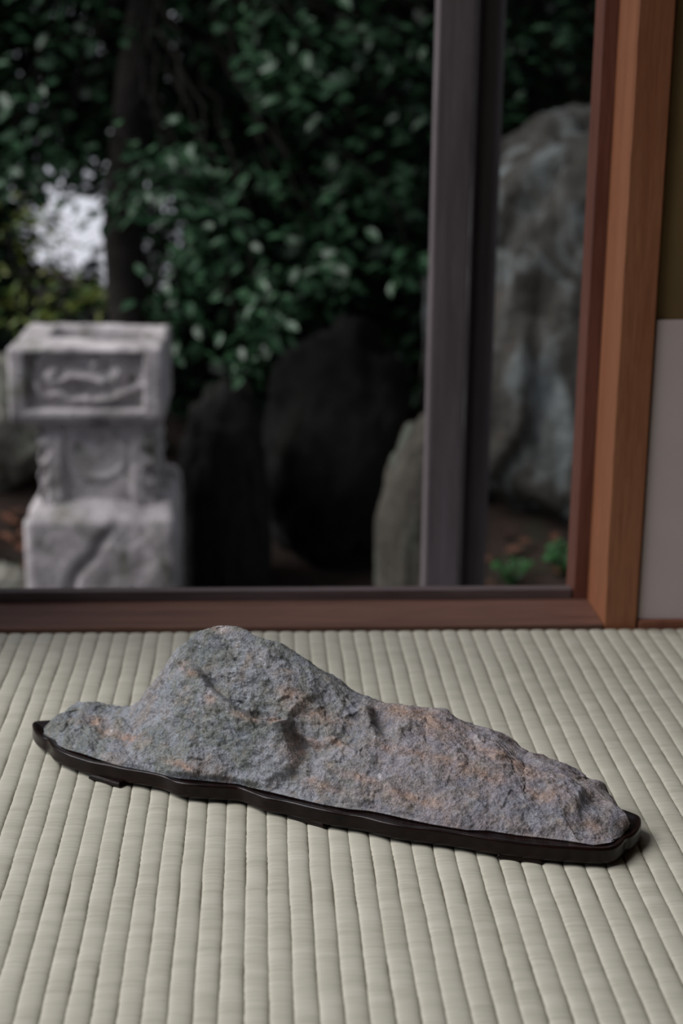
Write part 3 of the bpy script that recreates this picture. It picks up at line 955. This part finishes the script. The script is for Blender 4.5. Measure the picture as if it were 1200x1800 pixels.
def tall_shape(V):
    z = V[:, 2]
    V = V.copy()
    V[:, 0] += 0.55 * np.clip((-z - 0.25) / 0.36, 0, 1) ** 1.2
    return V
b = boulder('boulder', (0.86, 4.02, -0.15), (0.42, 0.44, 0.62), 5, M_lichen_rock, 6, 0.14, 0.10, tall_shape, 0.75)
tag(b, 'tall grey rock streaked with pale lichen between the dark post and the cedar pillar', 'rock')
def upright(V):
    V = V.copy()
    z = V[:, 2]
    V[:, 0] *= np.where(z > 0.1, 1 - 0.10 * (z - 0.1) / 0.2, 1)
    return V
b = boulder('standing_stone', (0.352, 3.06, -0.40), (0.112, 0.10, 0.298), 17, M_brown_rock, 5, 0.03, 0.006, upright, 0.88)
tag(b, 'upright round-topped mossy stone half hidden behind the grey wooden upright', 'rock')
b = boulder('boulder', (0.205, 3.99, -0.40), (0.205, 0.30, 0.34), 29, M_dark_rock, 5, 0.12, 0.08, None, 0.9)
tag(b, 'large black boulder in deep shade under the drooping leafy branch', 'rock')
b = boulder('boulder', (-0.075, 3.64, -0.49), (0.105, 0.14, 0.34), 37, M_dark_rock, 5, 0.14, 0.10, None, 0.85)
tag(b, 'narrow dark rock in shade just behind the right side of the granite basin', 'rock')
b = boulder('boulder', (-0.72, 4.18, -0.36), (0.20, 0.17, 0.20), 43, M_moss_rock, 5, 0.16, 0.14)
tag(b, 'grey-green mossy rock showing to the left of the basin pedestal', 'rock')
b = boulder('boulder', (-0.59, 3.50, -0.60), (0.06, 0.07, 0.055), 47, M_moss_rock, 4, 0.12, 0.12)
tag(b, 'small pale rock low against the left foot of the granite basin', 'rock')

# ------------------------------------------------------------------ leaves
def leaf_template(L=1.0, W=0.5, fold=0.12, curl=0.15):
    xs = [0, 0.18, 0.42, 0.68, 0.88, 1.0]
    ws = [0.02, 0.34, 0.50, 0.40, 0.17, 0.0]
    V = []; F = []
    for x, w_ in zip(xs, ws):
        zc = -curl * x * x
        V += [(x * L, -w_ * W, zc + fold * w_), (x * L, 0, zc), (x * L, w_ * W, zc + fold * w_)]
    for i in range(len(xs) - 1):
        a = i * 3
        F += [(a, a + 3, a + 4, a + 1), (a + 1, a + 4, a + 5, a + 2)]
    return np.array(V, float), F
LV, LF = leaf_template()
def leaf_me(name, mat_, fold, curl, W=0.5):
    V, F = leaf_template(1.0, W, fold, curl)
    me = mesh_np(name, V, F)
    me.materials.append(mat_)
    me.polygons.foreach_set('use_smooth', [True] * len(me.polygons))
    return me

def rand_rot(up_bias=0.7, droop=0.35):
    """leaf frame: blade mostly faces the sky, tip drooping outwards in a random direction"""
    az = rng.uniform(0, 2 * math.pi)
    d = Vector((math.cos(az), math.sin(az), -droop + rng.normal(0, 0.35))).normalized()
    up = Vector((rng.normal(0, 0.45), rng.normal(-0.25, 0.45), up_bias + 0.2)).normalized()
    y = up.cross(d).normalized()
    z = d.cross(y)
    return np.array([d[:], y[:], z[:]]).T

def stuff_leaves(name, pts, size, mat_, parent=None, tri=False, **kw):
    """many leaves joined in one real mesh"""
    LVt, LFt = leaf_template(1.0, 0.5, 0.12, 0.15)
    if tri:
        LVt = np.array([(0, 0, 0), (0.45, -0.26, 0.04), (1, 0, -0.1), (0.45, 0.26, 0.04)], float); LFt = [(0, 1, 2, 3)]
    n = len(pts); k = len(LVt)
    Rm = np.stack([rand_rot(**kw) for _ in range(n)])
    sz = rng.uniform(size[0], size[1], n)
    V = np.einsum('nij,kj->nki', Rm, LVt) * sz[:, None, None] + np.asarray(pts)[:, None, :]
    F = (np.array(LFt)[None] + (np.arange(n) * k)[:, None, None]).reshape(-1, 4)
    o = link(name, mesh_np(name, V.reshape(-1, 3), F), mat_, parent)
    o['kind'] = 'stuff'
    return o

def tube(pts, r0, r1, n=6):
    pts = [Vector(p) for p in pts]
    V = []; F = []
    for i, p in enumerate(pts):
        t_ = (pts[min(i + 1, len(pts) - 1)] - pts[max(i - 1, 0)]).normalized()
        a = t_.orthogonal().normalized(); b_ = t_.cross(a)
        r = r0 + (r1 - r0) * i / (len(pts) - 1)
        for k in range(n):
            an = 2 * math.pi * k / n
            V.append((p + a * r * math.cos(an) + b_ * r * math.sin(an))[:])
    for i in range(len(pts) - 1):
        for k in range(n):
            a_, b2 = i * n + k, i * n + (k + 1) % n
            F.append((a_, b2, b2 + n, a_ + n))
    F.append(tuple(range(n))[::-1]); F.append(tuple((len(pts) - 1) * n + k for k in range(n)))
    return V, F

def arc(p0, p1, sag, n=9, wob=0.02):
    p0, p1 = Vector(p0), Vector(p1)
    out = []
    for i in range(n):
        t_ = i / (n - 1)
        p = p0.lerp(p1, t_) + Vector((0, 0, sag * 4 * t_ * (1 - t_)))
        if 0 < i < n - 1:
            p += Vector((rng.normal(0, wob), rng.normal(0, wob), rng.normal(0, wob)))
        out.append(p)
    return out

BLOBS = [
    (-0.567, 4.20, 0.668, 0.134, 45),
    (-0.589, 4.00, 0.487, 0.120, 50),
    (-0.524, 4.10, 0.333, 0.107, 35),
    (-0.617, 4.00, 0.309, 0.090, 50),
    (-0.451, 4.40, 0.440, 0.082, 12),
    (-0.374, 4.30, 0.688, 0.113, 30),
    (-0.232, 4.40, 0.694, 0.099, 22),
    (-0.219, 3.80, 0.363, 0.093, 70),
    (-0.146, 3.80, 0.298, 0.114, 90),
    (-0.309, 3.90, 0.263, 0.073, 40),
    (-0.085, 3.75, 0.196, 0.105, 75),
    (-0.005, 3.65, 0.074, 0.103, 75),
    (0.021, 3.60, 0.015, 0.067, 40),
    (-0.044, 3.60, -0.051, 0.061, 45),
    (-0.018, 3.60, -0.091, 0.040, 18),
    (-0.171, 3.85, 0.090, 0.101, 45),
    (0.065, 3.90, 0.627, 0.117, 85),
    (0.116, 3.80, 0.522, 0.085, 70),
    (0.024, 3.90, 0.548, 0.073, 40),
    (0.233, 4.00, 0.658, 0.112, 50),
    (0.355, 4.10, 0.621, 0.100, 45),
    (0.358, 4.10, 0.454, 0.100, 40),
    (0.214, 4.10, 0.340, 0.100, 35),
    (0.147, 3.85, 0.202, 0.108, 55),
    (0.185, 3.75, 0.104, 0.077, 55),
    (0.116, 3.70, 0.096, 0.062, 30),
    (0.339, 4.00, 0.290, 0.082, 40),
    (0.367, 3.80, 0.126, 0.064, 45),
    (0.037, 3.90, 0.320, 0.088, 30),
    (-0.196, 3.75, -0.034, 0.063, 35),
    (-0.232, 3.80, 0.013, 0.057, 25),
    (0.703, 4.20, 0.656, 0.094, 28),
    (0.679, 4.20, 0.499, 0.055, 8),
    (0.824, 4.30, 0.704, 0.097, 16),
    (-0.060, 4.10, 0.698, 0.092, 40),
    (-0.403, 4.30, 0.175, 0.064, 20),
    (-0.520, 4.30, 0.309, 0.081, 30),
]
SHRUB = [
    (-0.723, 4.70, 0.124, 0.106),
    (-0.660, 4.70, 0.058, 0.106),
    (-0.699, 4.60, -0.031, 0.103),
    (-0.602, 4.60, -0.063, 0.086),
    (-0.530, 4.70, -0.042, 0.070),
    (-0.721, 4.50, -0.132, 0.084),
    (-0.610, 4.40, -0.117, 0.082),
    (-0.662, 4.75, 0.170, 0.071),
    (-0.598, 4.75, 0.087, 0.062),
    (-0.470, 4.60, -0.063, 0.043),
]

tree = empty('camellia_tree', (-0.36, 4.35, -0.5))
tag(tree, 'tall dark glossy-leaved evergreen with drooping leafy branches above the basin', 'tree')
TO = Vector((-0.36, 4.35, -0.5))
def tpart(name, V, F, mat_, smooth=True):
    V = np.asarray(V, float) - np.array(TO[:])
    return link(name, mesh_np(name, V, F), mat_, tree, smooth)
V, F = tube([(-0.36, 4.35, -0.55), (-0.35, 4.34, -0.2), (-0.37, 4.36, 0.15), (-0.33, 4.40, 0.55), (-0.25, 4.45, 1.0), (-0.2, 4.5, 1.8)], 0.065, 0.04, 10)
tpart('trunk', V, F, M_bark)
LM = [leaf_me('leaf', M_leaf, f_, c_, w_) for f_, c_, w_ in ((0.10, 0.10, 0.5), (0.16, 0.22, 0.46), (0.22, 0.05, 0.52), (0.05, 0.3, 0.5))]
cands = []
for (bx_, by_, bz_, br_, bn_) in BLOBS:
    root_ = Vector((-0.30 + 0.15 * (bx_ > 0), 4.45, min(1.6, bz_ + 0.55)))
    tip_ = Vector((bx_, by_, bz_))
    V, F = tube(arc(root_, tip_, 0.08), 0.007, 0.002, 5)
    tpart('branch', V, F, M_twig)
    # leaves gather along a few short twigs inside the cluster
    for q in range(bn_):
        g = rng.normal(0, 0.5, 3)
        p = np.array([bx_, by_, bz_]) + g * br_ * np.array([1.0, 1.1, 0.85])
        cands.append(p)
cands = np.array(cands)
order = np.argsort(np.linalg.norm(cands - np.array([0, 0, 0.53]), axis=1))
for i in order[:300]:
    o = bpy.data.objects.new('leaf', LM[i % 4])
    COL.objects.link(o)
    o.parent = tree
    Rm = rand_rot()
    s_ = rng.uniform(0.030, 0.050)
    M4 = Matrix([list(Rm[r] * s_) + [float(cands[i][r] - TO[r])] for r in range(3)] + [[0, 0, 0, 1]])
    o.matrix_local = M4
rest = cands[order[300:]]
# unseen leaves overhead and behind, added to shade the garden below
nC = 17000
shade_crown = np.stack([rng.uniform(-2.8, 1.9, nC), rng.uniform(3.55, 4.78, nC), 0.85 + 1.5 * rng.random(nC) ** 1.2], -1)
SD = np.array([-0.68, -0.08, 0.72]); SD /= np.linalg.norm(SD)
rel_ = shade_crown - np.array([-0.66, 4.65, 0.05])
shade_crown = shade_crown[np.linalg.norm(rel_ - (rel_ @ SD)[:, None] * SD, axis=1) > 0.24]     # cleared along the sun's path so the shrub is lit
shade_crown = shade_crown[~((shade_crown[:, 0] < -0.12) & (shade_crown[:, 1] < 3.95))]  # leaves left out here so daylight reaches the basin
nR = 3500
shade_crown = np.vstack([shade_crown, np.stack([rng.uniform(0.0, 2.0, nR), rng.uniform(2.95, 3.6, nR), rng.uniform(0.95, 2.0, nR)], -1)])  # unseen overhang, added to darken the basin's right side and the rocks
st = stuff_leaves('foliage', np.vstack([rest, shade_crown]) - np.array(TO[:]), (0.032, 0.055), M_leaf, tree)  # leaves in view plus the unseen shading ones

# dense hedge behind, with one opening
nH = 80000
hed = np.stack([rng.uniform(-2.2, 3.0, nH), rng.uniform(5.0, 5.75, nH), rng.uniform(-0.65, 2.4, nH)], -1)
gap = (hed[:, 0] > -0.74) & (hed[:, 0] < -0.43) & (hed[:, 2] > -0.09 + 0.05 * rng.normal(size=nH)) & (hed[:, 2] < 0.20 + 0.03 * rng.normal(size=nH))
hed = hed[~gap]
nX = 26000
hed = np.vstack([hed, np.stack([rng.uniform(-2.4, -0.1, nX), rng.uniform(5.7, 6.1, nX), 0.28 + 1.6 * rng.random(nX)], -1)])
hedge = empty('evergreen_hedge', (0, 5.3, -0.5))
tag(hedge, 'dense dark evergreen hedge filling the back of the garden behind the boulders', 'hedge')
stuff_leaves('foliage', hed - np.array([0, 5.3, -0.5]), (0.05, 0.085), M_leaf_deep, hedge, tri=True)
for k in range(14):
    x_ = -2.0 + k * 0.36 + (0.1 if -0.8 < -2.0 + k * 0.36 < -0.4 else 0)
    V, F = tube(arc((x_, 5.3, -0.62), (x_ + rng.normal(0, 0.1), 5.35, 2.2), 0, 8, 0.03), 0.03, 0.012, 6)
    link('stem', mesh_np('stem', np.asarray(V) - np.array([0, 5.3, -0.5]), F), M_bark, hedge, True)

# yellow-green shrub to the left, behind the basin
shrub = empty('shrub', (-0.64, 4.65, -0.4))
tag(shrub, 'loose yellow-green shrub behind the basin, in front of the bright gap', 'shrub')
SO = np.array([-0.64, 4.65, -0.4])
SM = [leaf_me('leaf', M_leaf_yellow, f_, c_, w_) for f_, c_, w_ in ((0.10, 0.10, 0.45), (0.16, 0.25, 0.42))]
cnt = 0
for (bx_, by_, bz_, br_) in SHRUB:
    V, F = tube(arc((SO[0] + rng.normal(0, 0.03), SO[1], -0.42), (bx_, by_, bz_), 0.03, 7, 0.01), 0.006, 0.002, 5)
    link('stem', mesh_np('stem', np.asarray(V) - SO, F), M_bark, shrub, True)
    for q in range(28):
        p = np.array([bx_, by_, bz_]) + rng.normal(0, 0.5, 3) * br_ - SO
        o = bpy.data.objects.new('leaf', SM[cnt % 2]); cnt += 1
        COL.objects.link(o); o.parent = shrub
        Rm = rand_rot(); s_ = rng.uniform(0.022, 0.042)
        o.matrix_local = Matrix([list(Rm[r] * s_) + [float(p[r])] for r in range(3)] + [[0, 0, 0, 1]])

# low plants at the foot of the lichen rock
PM = [leaf_me('leaf', M_fern, f_, c_, 0.5) for f_, c_ in ((0.1, 0.2), (0.15, 0.35))]
def low_plant(loc, n, size, spread, label):
    r0 = empty('ground_plant', loc)
    tag(r0, label, 'plant', 'low plants under the lichen rock')
    for k in range(n):
        az = 2 * math.pi * (k + 0.5 * rng.random()) / n
        el = rng.uniform(0.2, 1.0)
        tip = Vector((math.cos(az) * spread * (1 - 0.4 * el), math.sin(az) * spread * (1 - 0.4 * el), spread * (0.4 + el)))
        V, F = tube(arc((0, 0, -0.01), tip, 0.01, 5, 0.002), 0.0022, 0.0012, 5)
        link('stem', mesh_np('stem', V, F), M_fern, r0)
        o = bpy.data.objects.new('leaf', PM[k % 2]); COL.objects.link(o); o.parent = r0
        Rm = rand_rot(0.8, 0.2); s_ = size * rng.uniform(0.7, 1.2)
        o.matrix_local = Matrix([list(Rm[r] * s_) + [tip[r]] for r in range(3)] + [[0, 0, 0, 1]])
CLEAR = [(0.86, 4.02, 0.50, 0.50), (0.235, 3.98, 0.2, 0.34), (-0.05, 3.66, 0.16, 0.18), (-0.72, 4.18, 0.25, 0.22), (-0.59, 3.50, 0.13, 0.14), (-0.336, 3.376, 0.23, 0.26), (0.352, 3.06, 0.15, 0.14), (-0.64, 4.65, 0.06, 0.06)]
def clear_of(x, y):
    ok = np.ones(len(x), bool)
    for cx, cy, rx, ry in CLEAR:
        ok &= ((x - cx) / rx) ** 2 + ((y - cy) / ry) ** 2 > 1
    return ok
def gz(x, y):
    return float(ground_h(np.array(x), np.array(y)))
low_plant((0.70, 3.42, gz(0.70, 3.42) - 0.005), 34, 0.030, 0.05, 'low bright green plant on the soil close to the cedar jamb')
low_plant((0.575, 3.40, gz(0.575, 3.40) - 0.005), 18, 0.030, 0.05, 'low green plant on the soil close to the dark rounded post')

# fallen leaves on the bank, left of the basin
nL = 900
lx = rng.uniform(-1.3, -0.45, nL); ly = rng.uniform(3.4, 4.6, nL)
k_ = clear_of(lx, ly); lx, ly = lx[k_], ly[k_]; nL = len(lx)
lz = ground_h(lx, ly) + 0.012 + 0.012 * rng.random(nL)
tag(stuff_leaves('leaf_litter', np.stack([lx, ly, lz], -1), (0.03, 0.06), M_litter, None, up_bias=1.2, droop=0.0), 'reddish-brown fallen leaves on the bank left of the basin', 'leaves')
nL = 90
lx = rng.uniform(0.4, 1.2, nL); ly = rng.uniform(3.1, 3.9, nL)
k_ = clear_of(lx, ly); lx, ly = lx[k_], ly[k_]; nL = len(lx)
lz = ground_h(lx, ly) + 0.01 + 0.012 * rng.random(nL)
tag(stuff_leaves('leaf_litter', np.stack([lx, ly, lz], -1), (0.03, 0.05), M_litter, None, up_bias=1.2, droop=0.0), 'brown fallen leaves on the soil below the lichen rock', 'leaves')
